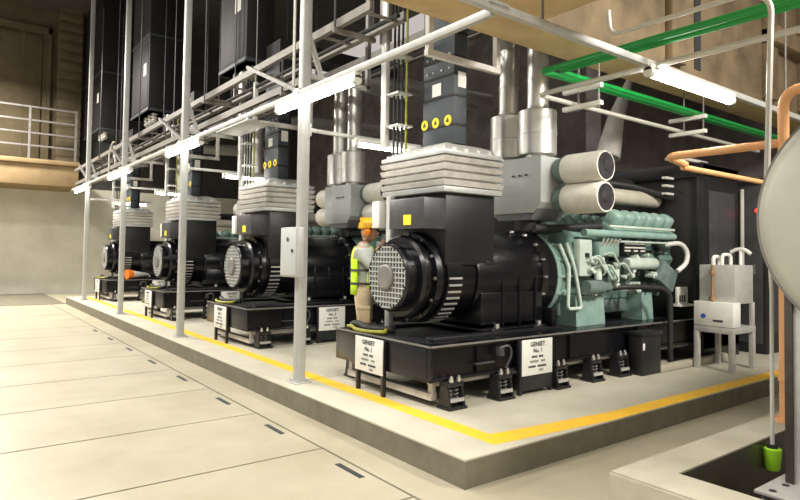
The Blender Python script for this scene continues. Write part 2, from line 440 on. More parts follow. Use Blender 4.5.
    m = MB(); m.lathe((5.95, 4.28, 1.22), (1, 0, 0), [(0, .05), (0, .085), (.3, .085), (.33, .06), (.46, .06)], 20); m.build('starter_motor', 'tealdark', root)
    m = MB(); m.box(6.2, 6.62, 4.26, 4.38, 1.58, 1.76, .03); m.build('injection_pump', 'teal', root)
    m = MB()
    for i in range(5): m.cyl((6.24 + i * .08, 4.26, 1.72), (6.24 + i * .08, 4.22, 1.80), .016, seg=8)
    each(m, 'pump_union', 'chrome', root)
    m = MB()
    for i in range(26):
        x, z = rnd.uniform(6.0, 7.4), rnd.uniform(1.15, 1.6)
        m.cyl((x, 4.36, z), (x + rnd.uniform(-.03, .03), 4.24, z + rnd.uniform(-.02, .02)), rnd.uniform(.015, .04), seg=10)
    each(m, 'block_fitting', 'tealpale', root)
    m = MB()
    for i in range(30):
        x, z = rnd.uniform(5.95, 7.7), rnd.uniform(1.15, 1.72)
        m.box(x, x + rnd.uniform(.04, .12), 4.27, 4.37, z, z + rnd.uniform(.03, .09), .008)
    each(m, 'block_bracket', 'rubber', root)
    m = MB()
    for i in range(6):
        x = rnd.uniform(5.9, 7.0); z = rnd.uniform(1.3, 1.75)
        m.tube([(x, 4.3, z), (x + .08, 4.2, z + .05), (x + .25, 4.2, z - .12), (x + .3, 4.32, z - .2)], .013, 8, .05)
    each(m, 'fuel_line', 'tealpale', root)
    m = MB(); m.tube([(6.4, 4.35, 1.20), (6.75, 4.16, 1.22), (7.2, 4.05, 1.2), (7.31, 4.0, 1.12), (7.31, 4.0, PH)], .034, 12, .12); m.cyl((7.31, 4, PH), (7.31, 4, PH + .03), .06); m.build('drain_hose', 'rubber', root)
    m = MB(); m.lathe((6.3, 4.66, 2.385), (1, 0, 0), [(0, .08), (.02, .105), (1.8, .105), (1.82, .08)], 24); m.build('exhaust_manifold', 'manifold', root)
    m = MB(); m.lathe((6.1, 5.12, 2.62), (1, 0, 0), [(0, .08), (.02, .13), (.5, .13), (.6, .09), (1.2, .10), (2.05, .12)], 20)
    m.tube([(7.2, 4.95, 2.6), (7.6, 4.7, 2.55), (7.95, 4.5, 2.45), (8.15, 4.45, 2.4)], .05, 10, .1)
    m.build('charge_air_pipe', 'rubber', root)
    m = MB()
    for z in (2.45, 2.56, 2.67): m.box(7.93, 8.14, 4.40, 4.46, z, z + .03)
    each(m, 'clamp', 'white', root)
    # air box and filters
    m = MB(); m.prism([(4.5, 2.2), (4.62, 2.08), (5.22, 2.08), (5.34, 2.2), (5.34, 2.73), (4.5, 2.73)], 0, 5.42, 5.98)
    ab = m.build('air_box', 'greybox', root)
    m = MB(); m.prism([(4.56, 2.13), (4.66, 2.0), (5.18, 2.0), (5.28, 2.13)], 0, 5.44, 5.96); m.build('air_box_base', 'greymid', ab)
    m = MB()
    for y in (4.7, 4.8, 4.9): m.cyl((5.385, y, 2.52), (5.41, y, 2.52), .012, seg=8)
    m.build('air_box_bolts', 'ink', ab)
    m = MB(); m.tube([(5.45, 4.62, 1.9), (5.7, 4.55, 1.9), (6.4, 4.4, 1.95)], .05); m.cyl((5.6, 4.85, 1.8), (5.6, 4.85, 2.1), .16); m.build('intake_elbow', 'rubber', root)
    for s in (-1, 1):
        for z in (2.235, 2.575):
            y0 = YC + s * .42
            m = MB(); m.lathe((5.73, y0, z), (0, s, 0), [(0, .10), (.0, .145), (.12, .145), (.13, .10)], 24); fr = m.build('filter_collar', 'tealdark', root)
            m = MB(); m.lathe((5.73, y0 + s * .12, z), (0, s, 0), [(0, .10), (0, .165), (.02, .172), (.48, .172), (.50, .165), (.50, .145)], 32)
            f = m.build('air_filter', 'filter', root)
            m = MB(); m.lathe((5.73, y0 + s * .618, z), (0, s, 0), [(0, .148), (.006, .148), (.008, .13), (.004, .12), (.006, .06), (.02, .05), (.025, .02)], 32); m.build('filter_cap', 'filterend', f)
    # radiator
    m = MB()
    m.box(8.15, 9.2, 4.0, 4.1, PH, 2.86, .01); m.box(8.15, 9.2, 5.7, 5.8, PH, 2.86, .01); m.box(8.15, 9.2, 4.0, 5.8, 2.68, 2.88, .015); m.box(8.15, 9.2, 4.0, 5.8, .35, .6, .01)
    rd = m.build('radiator_frame', 'blacksat', root)
    m = MB(); m.box(8.5, 8.8, 4.1, 5.7, .6, 2.68); m.build('radiator_core', 'rubber', rd)
    m = MB(); m.box(8.2, 8.24, 4.1, 5.7, .6, 2.68, .004); m.build('fan_shroud', 'rubber', rd)
    m = MB(); m.box(8.3, 9.05, 3.985, 4.0, .8, 2.5, .004); m.build('side_panel', 'charcoal', rd)
    m = MB(); m.box(7.8, 8.14, 4.12, 4.3, .93, .96, .005); m.box(7.80, 8.06, 4.16, 4.2, .96, 1.19, .005); bx = m.build('terminal_bracket', 'white', root)
    m = MB()
    for x in (7.83, 7.89, 7.95): m.box(x, x + .03, 4.153, 4.161, .99, 1.08)
    m.build('terminal_slot', 'ink', bx)
    # nose cable and jack cable
    m = MB(); m.tube([(3.6, 5.66, .78), (3.55, 5.5, .80), (3.49, 5.35, .785), (3.50, 5.1, .785), (3.6, 4.95, .79), (3.7, 5.1, .8)], .02, 10, .08); m.build('earth_cable', 'greenyel', root)
    m = MB(); m.tube([(3.7, 5.7, .80), (3.6, 5.45, .83), (3.55, 5.2, .80), (3.75, 5.0, .8)], .035, 10, .1); m.build('power_cable', 'rubber', root)
    m = MB(); m.box(4.28, 4.34, 4.03, 4.09, .62, .70, .005); m.tube([(4.31, 4.06, .70), (4.42, 4.03, .72), (4.44, 4.03, .62), (4.38, 4.05, .50)], .012, 8, .05); m.box(4.0, 4.25, 4.07, 4.1, .56, .575); m.build('jack_sensor', 'charcoal', root)
    done()
    return root
gen0 = make_genset()
gens = [gen0] + [copy_tree(gen0) for _ in range(3)]
GL = ['large black and teal generator set nearest the camera, worker behind its round end',
      'second black generator set, behind the worker and the post with the grey box',
      'third black generator set in the row, between second and third posts',
      'farthest black generator set in the row, close to the pale back wall']
for k, o in enumerate(gens):
    o.location = (3.47, 4.9 + OFFS[k], PH); o['label'] = GL[k]; o['group'] = 'generator sets in a row on the plinth'

def repeat(proto, labels, group, step=PITCH, n=4):
    out = []
    for k in range(n):
        o = proto if k == 0 else copy_tree(proto)
        o.location = proto.location + Vector((0, OFFS[k], 0)) if k else proto.location
        o['label'] = labels[k]
        if group: o['group'] = group
        out.append(o)
    return out
GN = ['nearest generator', 'second generator', 'third generator', 'farthest generator']

# bellows above the terminal boxes
bw = thing('duct_bellows', '', 'bellows', (4.26, 4.9, 2.2))
m = MB(); m.box(3.86, 4.67, 4.39, 5.42, 2.2, 2.255, .006); m.build('bottom_flange', 'flange', bw)
def rect_ring(m, rings):
    vs = []
    for z, o in rings:
        vs.append([m.bm.verts.new(p) for p in ((3.90 - o, 4.43 - o, z), (4.62 + o, 4.43 - o, z), (4.62 + o, 5.38 + o, z), (3.90 - o, 5.38 + o, z))])
    for a, b in zip(vs, vs[1:]):
        for i in range(4): m.bm.faces.new((a[i], a[(i + 1) % 4], b[(i + 1) % 4], b[i]))
    m.bm.faces.new(vs[0][::-1]); m.bm.faces.new(vs[-1])
m = MB(); rr = []
z = 2.255
for i in range(4):
    rr += [(z, .01), (z + .010, .045), (z + .056, .06), (z + .066, .03)]; z += .079
rr.append((z, 0.0)); rect_ring(m, rr); m.build('folds', 'bellow', bw, 20)
m = MB(); m.box(3.85, 4.67, 4.38, 5.43, 2.57, 2.615, .006); tf = m.build('top_flange', 'flange', bw)
m = MB(); rect_ring(m, [(2.61, -.01), (2.62, .0), (2.68, -.04), (2.72, -.14)]); m.build('hood', 'galv', bw, 20)
m = MB()
for i in range(6):
    y = 4.5 + i * .16; m.box(3.85, 3.875, y, y + .03, 2.61, 2.64)
for i in range(4):
    x = 3.98 + i * .16; m.box(x, x + .03, 4.38, 4.41, 2.61, 2.64)
m.build('flange_bolts', 'white', tf)
done()
repeat(bw, ['pale pleated bellows on top of the %s' % g for g in GN], 'bellows above the terminal boxes')

# vertical bus ducts
bd = thing('bus_duct', '', 'duct', (4.3, 4.77, 2.72))
m = MB(); m.box(4.1, 4.28, 4.53, 5.02, 2.72, 4.3, .006)
cas = m.build('casing', 'bus', bd)
m = MB()
for zz in (2.9, 3.2, 3.42, 3.6, 3.85): m.box(4.093, 4.287, 4.523, 5.027, zz, zz + .03, .004)
each(m, 'joint_band', 'busdark', bd)
m = MB(); m.prism([(4.1, 4.3), (4.28, 4.3), (4.28, 4.7), (6.4, 4.7), (6.4, 4.9), (4.1, 4.9)], 1, 4.53, 5.02); m.build('elbow_duct', 'busdark', bd); m = MB(); m.box(4.28, 4.36, 4.62, 5.2, 2.72, 4.69, .006); m.build('side_duct', 'busdark', bd)
for i, y in enumerate((4.98, 4.80, 4.61)):
    m = MB(); m.cyl((4.096, y, 2.96), (4.09, y, 2.96), .055, seg=20); w = m.build('warning_disc', 'stk', bd)
    w['label'] = 'round yellow warning sticker'
    m = MB(); m.prism([(y - .025, 2.94), (y + .025, 2.94), (y, 2.99)], 0, 4.086, 4.0905); m.build('warning_mark', 'ink', w)
m = MB(); m.box(4.09, 4.098, 4.72, 4.86, 3.24, 3.37); w = m.build('data_label', 'white', bd); w['label'] = 'white square data label'
m = MB(); m.box(4.15, 4.26, 4.521, 4.531, 3.3, 3.46); m.build('data_label', 'white', bd)
m = MB()
for zz in (3.55, 3.4):
    for y in (4.6, 4.72, 4.85, 4.95): m.cyl((4.09, y, zz + .1), (4.1, y, zz + .1), .012, seg=6)
m.build('casing_bolts', 'galv', bd)
done()
repeat(bd, ['slate grey vertical bus duct with yellow stickers rising above the %s' % g for g in GN], 'bus ducts above the bellows')

# exhaust silencers
for j, y in enumerate((4.72, 5.18)):
    si = thing('exhaust_silencer', '', 'silencer', (5.62, y, 2.73))
    m = MB(); m.lathe((5.62, y, 2.73), (0, 0, 1), [(0, .14), (.04, .14), (.04, .215), (.05, .225), (.28, .225), (.285, .230), (.31, .230), (.315, .225), (.56, .225), (.57, .215), (.60, .13)], 32)
    m.build('cladding', 'alu', si)
    m = MB(); m.tube([(5.62, y, 3.32), (5.62, y, 4.62), (8.9, y, 4.75)], .125, 24, .2)
    for zz in (3.34, 3.66, 4.1): m.lathe((5.62, y, zz), (0, 0, 1), [(0, .12), (.002, .132), (.03, .132), (.032, .12)], 24)
    m.build('flue_pipe', 'alu', si)
    done()
    side = ('front', 'rear')[j]
    repeat(si, ['shiny %s exhaust silencer with flue standing on the %s' % (('aluminium', 'aluminium')[j] + ' ' + side, g) for g in GN], 'exhaust silencers')

# spring mounts
sm = thing('spring_mount', '', 'vibration mount', (3.72, 4.09, PH))
m = MB(); m.box(3.61, 3.83, 4.0, 4.18, PH, PH + .025, .004)
bp = m.build('base_plate', 'rubber', sm)
for s_ in (-1, 1):
    m = MB(); m.prism([(4.01, PH + .02), (4.17, PH + .02), (4.14, .41), (4.05, .41)], 0, 3.72 + s_ * .085 - .012, 3.72 + s_ * .085 + .012); m.build('bracket_cheek', 'blacksat', sm)
m = MB(); m.box(3.63, 3.81, 4.03, 4.16, .40, .443, .004); m.build('top_plate', 'blacksat', sm)
m = MB(); m.box(3.64, 3.80, 4.01, 4.03, PH + .07, PH + .10); m.build('cross_bar', 'galv', sm)
for s_ in (-1, 1):
    pts = []
    for i in range(50):
        a = i * .6; pts.append((3.72 + s_ * .038 + .026 * math.cos(a), 4.09 + .026 * math.sin(a), PH + .03 + i * .0034))
    m = MB(); m.tube(pts, .008, 6); m.build('spring', 'galvdull', sm)
for s_ in (-1, 1):
    m = MB(); m.cyl((3.72 + s_ * .045, 4.05, .443), (3.72 + s_ * .045, 4.05, .475), .022, seg=6); m.cyl((3.72 + s_ * .045, 4.05, .475), (3.72 + s_ * .045, 4.05, .497), .012, seg=8); m.build('bolt', 'chrome', sm)
done()
first = True
MP = [(3.72, 4.09, 'front corner'), (4.36, 4.09, 'left of the sign'), (5.22, 4.09, 'right of the sign'), (5.83, 4.09, 'at mid length of the skid'), (6.35, 4.09, 'beside the battery box'), (3.77, 5.75, 'rear corner')]
for k in range(4):
    for x, y, w in MP:
        o = sm if first else copy_tree(sm); first = False
        o.location = (x, y + OFFS[k], PH)
        o['label'] = 'black spring mount %s under the %s' % (('at the ' + w) if 'corner' in w else w, GN[k])
        o['group'] = 'spring mounts under the skids'

# notice signs
def sign(kind, k):
    off = OFFS[k]
    if kind == 'nose':
        o = thing('notice_sign', 'white notice sign on black legs before the nose of the %s' % GN[k], 'sign', (3.4, 5.0 + off, PH), 'notice signs on the nose side')
        m = MB(); m.box(3.415, 3.425, 4.75 + off, 5.23 + off, .405, .745, .002); b = m.build('board', 'white', o)
        m = MB(); m.box(3.425, 3.435, 4.76 + off, 5.22 + off, .42, .74); m.build('back_plate', 'blacksat', b)
        for y in (4.77, 5.21):
            MB().box(3.425, 3.465, y - .02 + off, y + .02 + off, PH, .74, .003).build('leg', 'blacksat', o)
        rot = (R(90), 0, R(-90)); P = lambda u, z: (3.412, 4.99 + off - u, z); ax = 0
    else:
        o = thing('notice_sign', 'white notice sign on black stand along the long side of the %s' % GN[k], 'sign', (4.85, 4.05 + off, PH), 'notice signs on the long side')
        m = MB(); m.box(4.60, 5.06, 4.035 + off, 4.045 + off, .39, .745, .002); b = m.build('board', 'white', o)
        m = MB(); m.box(4.61, 5.05, 4.046 + off, 4.06 + off, .24, .74, .003); m.build('back_plate', 'blacksat', b)
        for x in (4.60, 5.06):
            MB().box(x - .02, x + .02, 4.05 + off, 4.09 + off, PH, .74, .003).build('leg', 'blacksat', o)
        rot = (R(90), 0, 0); P = lambda u, z: (4.83 + u, 4.032 + off, z); ax = 1
    text('GENSET', .062, P(0, .695), rot, 'ink', b)
    text('No. %d' % (k + 1), .058, P(0, .63), rot, 'ink', b)
    # illegible small print, as broken rules
    for z, segs, mt in ((.572, ((-.09, .0), (.02, .1)), 'ink'), (.525, ((-.12, .02), (.05, .12)), 'inkgreen'), (.475, ((-.14, -.03), (.0, .14)), 'ink'), (.435, ((.02, .10),), 'inkgreen')):
        m = MB()
        for a, c in segs:
            n = int((c - a) / .022)
            for i in range(n):
                p = P(a + i * .022, z); q = P(a + i * .022 + .016, z)
                if ax == 0: m.box(p[0] - .0008, p[0] + .0008, q[1], p[1], z - .010, z + .010)
                else: m.box(p[0], q[0], p[1] - .0008, p[1] + .0008, z - .010, z + .010)
        m.build('lettering', mt, b)
    done()
for k in range(4): sign('nose', k); sign('side', k)

# battery boxes on the plinth beside the skids
bt = thing('battery_box', '', 'box', (6.7, 4.0, PH))
m = MB(); m.box(6.52, 6.92, 3.9, 4.085, PH, .66, .012); m.build('case', 'blacksat', bt)
m = MB(); m.box(6.505, 6.935, 3.885, 4.09, .66, .71, .008); m.build('lid', 'blacksat', bt)
m = MB(); m.box(6.52, 6.56, 3.892, 3.9, .5, .58, .004); m.build('latch', 'white', bt)
done()
repeat(bt, ['low black battery box on the plinth against the skid of the %s' % g for g in GN], 'battery boxes')

# ------------------------------------------------------------------ posts, rails and lights
posts_y = [5.80, 9.83, 13.87, 17.93]
for k, y in enumerate(posts_y):
    ln = ['tall grey steel post with a grey junction box, nearest the corner', 'tall grey steel post second from the plinth corner', 'tall grey steel post third from the plinth corner', 'tall pale steel post farthest away near the back wall'][k]
    o = thing('steel_post', ln, 'post', (3.08, y, PH), 'grey posts along the plinth edge')
    m = MB(); m.box(3.03, 3.13, y - .05, y + .05, PH + .012, 9.9, .008); m.build('shaft', 'post', o)
    m = MB(); m.box(2.98, 3.18, y - .10, y + .10, PH, PH + .014, .003)
    for a in (-.07, .07):
        for b in (-.07, .07): m.cyl((3.08 + a, y + b, PH + .014), (3.08 + a, y + b, PH + .04), .01, seg=6)
    m.build('base_plate', 'galv', o)
    done()
    # side arm with a lamp
    o = thing('lamp_arm', 'thin grey horizontal arm reaching inward from the %s post' % ['nearest', 'second', 'third', 'farthest'][k], 'arm', (3.13, y, 2.9), 'arms on the posts')
    m = MB(); m.box(3.13, 4.7, y - .02, y + .02, 2.89, 2.93, .004); m.build('bar', 'galv', o)
    m = MB(); m.box(3.13, 3.15, y - .05, y + .05, 2.84, 2.98, .003); m.build('end_bracket', 'galv', o)
    done()
jb = thing('junction_box', 'grey junction box fixed on the nearest steel post', 'box', (3.0, 5.8, 1.32))
m = MB(); m.box(2.94, 3.028, 5.63, 6.02, 1.32, 1.85, .012); m.build('case', 'post', jb)
m = MB(); m.box(2.932, 2.941, 5.65, 6.0, 1.34, 1.83, .004); dr = m.build('door', 'greybox', jb)
m = MB(); m.cyl((2.932, 5.72, 1.6), (2.92, 5.72, 1.6), .018, seg=12); m.cyl((2.932, 5.83, 1.72), (2.925, 5.83, 1.72), .022, seg=12); m.build('latch', 'charcoal', dr)
done()
ra = thing('light_rail', 'long grey steel rail carrying tube lights above the left posts', 'rail', (3.0, 2.93, 3.27))
m = MB(); m.box(2.98, 3.03, 2.93, 19.8, 3.25, 3.31, .005); m.build('channel', 'galv', ra)
for y in posts_y: MB().box(2.975, 3.05, y - .06, y + .06, 3.22, 3.335, .004).build('post_clamp', 'galv', ra)
done()
rb = thing('light_rail', 'grey steel rail running over the right side of the plinth', 'rail', (3, 2.9, 3.3))
m = MB(); m.box(2.2, 9.6, 2.87, 2.925, 3.27, 3.33, .005); m.build('channel', 'galv', rb)
m = MB(); m.box(2.9, 3.1, 2.86, 2.93, 3.31, 3.335, .004); m.build('corner_clamp', 'galv', rb)
for x in (3.5, 7.9): MB().cyl((x, 2.9, 3.33), (x, 2.9, 7.0), .012, seg=8).build('hanger_rod', 'galvdull', rb)
done()
def tube_light(p0, p1, label, group, r=.028, housing=True):
    p0, p1 = Vector(p0), Vector(p1); d = (p1 - p0).normalized()
    o = thing('tube_light', label, 'light', tuple((p0 + p1) / 2), group)
    if housing:
        m = MB(); m.bar(p0 + Vector((0, 0, .045)), p1 + Vector((0, 0, .045)), .075, .05); m.build('housing', 'white', o)
    m = MB(); m.cyl(p0 + d * .05, p1 - d * .05, r, seg=14); m.build('tube', 'tube', o)
    m = MB(); m.cyl(p0, p0 + d * .05, r + .006, seg=12); m.cyl(p1 - d * .05, p1, r + .006, seg=12); each(m, 'tube_holder', 'white', o)
    done()
tl = ['nearest the plinth corner', 'at the second post', 'at the third post', 'at the farthest post']
for k, (a, b) in enumerate(((4.62, 6.28), (8.83, 10.5), (12.95, 14.95), (17.2, 19.2))):
    tube_light((3.0, a, 3.18), (3.0, b, 3.18), 'lit tube light under the left rail %s' % tl[k], 'tube lights under the left rail', .038)
tube_light((4.92, 2.9, 3.225), (6.52, 2.9, 3.225), 'bright lit tube light under the right hand rail near the green pipes', None, .04)
for k, y in enumerate(posts_y):
    tube_light((3.72, y, 2.83), (4.62, y, 2.83), 'lit tube light on the inward arm of the %s post' % ['nearest', 'second', 'third', 'farthest'][k], 'tube lights on the arms')
fp = thing('bracket_plate', 'flat pale plate fixed under the light rail between first and second lights', 'plate', (3.05, 7.5, 3.2))
m = MB(); m.box(2.95, 3.3, 7.0, 8.1, 3.195, 3.215, .003); m.build('plate', 'flange', fp)
m = MB(); m.box(2.985, 3.025, 7.1, 7.16, 3.21, 3.255); m.box(2.985, 3.025, 7.9, 7.96, 3.21, 3.255); each(m, 'lug', 'galv', fp)
done()

# ------------------------------------------------------------------ overhead trays and hangers
def tray(x0, x1, y0, y1, z, label, top=8):
    o = thing('cable_tray', label, 'cable tray', ((x0 + x1) / 2, y0, z), 'overhead cable trays')
    for x in (x0, x1):
        m = MB(); m.box(x - .015, x + .015, y0, y1, z - .05, z + .05); m.box(x - .03, x + .03, y0, y1, z - .05, z - .04); m.build('side_rail', 'tray', o)
    m = MB(); y = y0 + .1
    while y < y1: m.box(x0, x1, y, y + .035, z - .04, z - .015); y += .9
    each(m, 'rung', 'tray', o)
    m = MB(); m.tube([(x1 - .08, y0, z - .01), (x1 - .08, y1, z - .01)], .025, 8); m.build('cable', 'rubber', o)
    y = y0 + .6
    while y < y1:
        m = MB(); m.box(x0 - .06, x1 + .06, y, y + .05, z - .1, z - .05)
        m.build('cross_support', 'tray', o)
        m = MB(); m.cyl((x0 - .04, y + .025, z - .1), (x0 - .04, y + .025, top), .012, seg=8); m.cyl((x1 + .04, y + .025, z - .1), (x1 + .04, y + .025, top), .012, seg=8); each(m, 'hanger_rod', 'charcoal', o)
        y += PITCH
    done()
tray(3.32, 3.74, 4.9, 21.5, 4.04, 'long grey cable tray hung above the posts, nearer the walkway')
tray(4.75, 5.25, 4.9, 21.5, 4.35, 'long grey cable tray hung behind the bus ducts')
tray(3.35, 3.75, 6.2, 21.5, 3.62, 'lower grey cable tray hung under the upper tray by the posts', 3.99)
hg = thing('trapeze_hanger', '', 'hanger', (4.1, 4.4, 3.5))
m = MB(); m.box(3.62, 4.62, 4.37, 4.43, 3.48, 3.54, .004); m.build('crossbar', 'bellow', hg)
for x in (4.58, 3.66):
    MB().box(x - .03, x + .03, 4.37, 4.43, 3.54, 4.1, .004).build('drop_channel', 'bellow', hg)
    MB().cyl((x, 4.4, 4.1), (x, 4.4, 9.9), .008, seg=8).build('hanger_rod', 'galvdull', hg)
done()
repeat(hg, ['pale U shaped trapeze hanger in front of the bus duct of the %s' % g for g in GN], 'trapeze hangers over the generators')
cl = thing('cable_riser', '', 'cable riser', (3.85, 5.35, 2.74))
m = MB(); m.box(3.80, 3.855, 5.30, 5.39, 2.74, 4.5, .004); m.build('riser_channel', 'flange', cl)
m = MB(); m.box(3.80, 3.855, 5.39, 5.43, 3.9, 4.5, .004); m.box(3.80, 3.855, 5.27, 5.30, 3.9, 4.5, .004); m.build('inner_channel', 'galvdull', cl)
for i, (x, c) in enumerate(((3.88, 'rubber'), (3.91, 'rubber'), (3.945, 'rubber'), (3.98, 'greenyel'))):
    m = MB(); m.tube([(x, 5.25 - .03 * i, 2.66), (x, 5.25 - .03 * i, 4.0), (x, 5.25 - .03 * i, 4.5)], .013, 8); m.build('cable', c, cl)
m = MB()
for z in (2.95, 3.3, 3.7): m.box(3.82, 4.02, 5.10, 5.32, z, z + .02)
each(m, 'cleat', 'galv', cl)
done()
repeat(cl, ['grey channel riser with green and yellow cables behind the bellows of the %s' % g for g in GN], 'cable risers')
# frames and braces on each post
for k, y in enumerate(posts_y):
    o = thing('brace_frame', 'grey angle brace frame joining the %s post to the cable trays' % ['nearest', 'second', 'third', 'farthest'][k], 'brace', (3.13, y, 3.5), 'brace frames on the posts')
    m = MB(); m.bar((3.13, y, 3.50), (3.9, y, 3.50), .05); m.build('crossbar', 'galv', o)
    m = MB(); m.bar((3.12, y, 3.95), (3.29, y, 3.5), .045); m.build('diagonal', 'galv', o)
    m = MB(); m.bar((3.14, y + .04, 3.3), (3.14, y + 1.7, 4.0), .045); m.build('side_diagonal', 'galvdull', o)
    m = MB(); m.bar((3.9, y, 3.47), (3.9, y, 4.6), .05); m.build('upright', 'galvdull', o)
    done()
for k, (y, xx) in enumerate(((6.3, 3.2), (10.4, 3.2), (15.6, 3.12))):
    m = MB(); m.tube([(xx, y, 3.32), (xx, y, 3.9), (xx + .02, y - .25, 4.1), (xx, y - .5, 4.05)] if k else [(xx, y, 3.32), (xx, y, 7.5)], .018, 8, .12)
    single('conduit', m, 'pipegrey', ['thin pale vertical conduit dropping to the rail left of the nearest post', 'thin bent conduit curving over the rail at the second post', 'thin bent conduit curving over the rail by the far posts'][k], 'conduit', (xx, y, 3.32))
# hanging big ducts
for k, (x0, x1, y0, y1, z0) in enumerate(((3.82, 4.3, 9.2, 10.35, 4.66), (3.82, 4.6, 15.0, 16.6, 4.9), (3.82, 4.8, 20.6, 23.2, 5.3))):
    lab = ['large dark hanging duct above the second generator, with a white label', 'large dark hanging duct above the third generator, beside the second post', 'large dark hanging duct in the far corner by the stone pier'][k]
    o = thing('hanging_duct', lab, 'duct', ((x0 + x1) / 2, y0, z0), 'large hanging ducts')
    m = MB(); m.box(x0, x1, y0, y1, z0, 9.8, .01); m.build('casing', 'busdark', o)
    m = MB(); m.box(x0 - .02, x1 + .02, y0 - .02, y1 + .02, z0, z0 + .06, .005); m.box(x0 - .02, x1 + .02, y0 - .02, y1 + .02, z0 + 1.8, z0 + 1.86, .005); each(m, 'flange', 'bus', o)
    m = MB(); m.box(x0 - .008, x0, y0 + .25, y0 + .5, z0 + .9, z0 + 1.2); m.build('data_label', 'white', o)
    m = MB(); m.box(x0 - .006, x0, y0 + .1, y1 - .1, z0 + .1, z0 + 1.7, .003); m.build('access_panel', 'busdark', o)
    for i in range(3):
        m = MB(); yy = y0 + .2 + i * .33; m.lathe((x0 + .2, yy, z0), (0, 0, -1), [(0, .03), (.04, .08), (.08, .04), (.12, .08), (.16, .04), (.2, .08), (.26, .03)], 14); m.build('insulator', 'bellow', o)
    done()
# ------------------------------------------------------------------ pipes at the right
m = MB(); m.tube([(4.92, -4.8, 3.5), (4.92, 4.08, 3.5), (12.6, 4.08, 3.5)], .032, 14, .06)
single('green_pipe', m, 'green', 'bright green pipe of the pair, outer one running to the corner', 'pipe', (5.06, 4.06, 3.5), 'green pipes')
m = MB(); m.tube([(5.06, -4.8, 3.5), (5.06, 3.96, 3.5), (12.6, 3.96, 3.5)], .027, 14, .06)
single('green_pipe', m, 'green', 'bright green pipe of the pair, inner one just beside the outer pipe', 'pipe', (5.22, 3.95, 3.5), 'green pipes')
m = MB(); m.tube([(5.03, -4.8, 3.3), (5.03, 4.22, 3.3), (10.4, 4.22, 3.3)], .027, 12, .12)
single('grey_pipe', m, 'pipegrey', 'pale grey bent pipe just below the green pipes', 'pipe', (5.09, 4.22, 3.3))
m = MB(); m.tube([(4.72, 3.16, 3.80), (4.72, 3.14, 3.57), (4.72, 1.95, 3.56), (4.72, 1.82, 3.45), (4.69, 1.85, 2.0)], .02, 10, .1)
single('conduit', m, 'pipegrey', 'thin grey conduit bending down from the ceiling beside the large tank', 'conduit', (4.72, 1.9, 3.5))
for k, x in enumerate((5.62, 7.92)):
    o = thing('pipe_hanger', ['pale trapeze pipe hanger at the bend of the green pipes', 'pale trapeze pipe hanger farther along, above the radiator'][k], 'hanger', (x, 4.1, 3.3), 'pipe hangers under the beam')
    for z in (3.467, 3.272):
        m = MB(); m.box(x - .03, x + .03, 3.84, 4.34, z - .05, z, .003); m.build('crossbar', 'white', o)
    for yy in (3.88, 4.14): MB().cyl((x, yy, 3.2), (x, yy, 3.8), .010, seg=8).build('rod', 'galvdull', o)
    done()
m = MB(); m.box(7.72, 8.5, 4.1, 4.3, 2.885, 2.925, .004)
single('radiator_bracket', m, 'bellow', 'flat pale bracket on the radiator top below the pipe hanger', 'bracket', (8.1, 4.2, 2.885))
m = MB(); m.tube([(5.4, -4.8, 3.0), (5.4, 2.0, 2.95), (5.4, 2.0, .3)], .041, 16, .14); m.cyl((5.4, 1.985, .3), (5.4, 1.985, .33), .09)
m.cyl((5.4, 1.985, .62), (5.4, 1.985, .70), .065); m.cyl((5.4, 1.985, 1.5), (5.4, 1.985, 1.56), .065)
single('orange_pipe', m, 'orange', 'vertical orange pipe bending over behind the large grey tank', 'pipe', (5.4, 1.985, .3), 'orange pipes')
m = MB(); m.tube([(5.4, 1.96, 2.53), (5.4, 2.98, 2.53), (5.8, 3.02, 2.5)], .036, 14, .1)
single('orange_pipe', m, 'orange', 'thick horizontal orange pipe reaching from the tank toward the radiator', 'pipe', (5.4, 2.5, 2.5), 'orange pipes')
m = MB(); m.tube([(5.75, 3.02, 2.47), (12.8, 3.02, 2.47)], .028, 12)
single('orange_pipe', m, 'orange', 'thin horizontal orange pipe crossing before the dark radiator', 'pipe', (6, 3.02, 2.47), 'orange pipes')
hs = thing('hanging_hose', 'grey hanging hose ending in a lime green fitting over the pit', 'hose', (4.76, 1.85, .08))
m = MB(); m.tube([(4.70, 1.85, 1.98), (4.73, 1.85, 1.7), (4.77, 1.85, 1.35), (4.765, 1.85, .8), (4.765, 1.85, .24)], .014, 10); m.build('hose', 'pipegrey', hs)
m = MB(); m.cyl((4.765, 1.85, .235), (4.765, 1.85, .27), .035); m.build('collar', 'rubber', hs)
m = MB(); m.lathe((4.765, 1.85, .09), (0, 0, 1), [(0, .042), (.01, .048), (.15, .060), (.155, .05)], 20); cpn = m.build('fitting', 'lime', hs)
done()
for z in (.62, 1.05):
    pass
# large tank
tk = thing('storage_tank', 'large round ended grey tank at the right edge above the dark pit', 'tank', (4.3, .97, .14))
TC = (4.28, .965, 1.85)
m = MB(); m.lathe(TC, (1, 0, 0), [(-.06, .02), (-.058, .3), (-.045, .55), (-.02, .70), (.02, .775), (.05, .79), (2.8, .79), (2.85, .7)], 72)
m.build('shell', 'tank', tk, 50)
m = MB(); m.lathe((TC[0] + .05, TC[1], TC[2]), (1, 0, 0), [(-.01, .785), (-.012, .80), (.03, .80), (.032, .785)], 72); m.build('rim_band', 'galvdull', tk)
m = MB(); m.box(4.36, 4.52, 1.22, 1.575, .15, 1.38, .004); lg = m.build('leg', 'galv', tk)
m = MB(); m.box(4.34, 4.36, 1.565, 1.612, .165, 1.38, .003); m.box(4.36, 4.5, 1.58, 1.612, .165, 1.38, .003); m.build('leg_angle', 'tanksteel', lg)
m = MB(); m.box(4.36, 4.52, .42, .70, .15, 1.3, .004); m.build('leg', 'galv', tk)
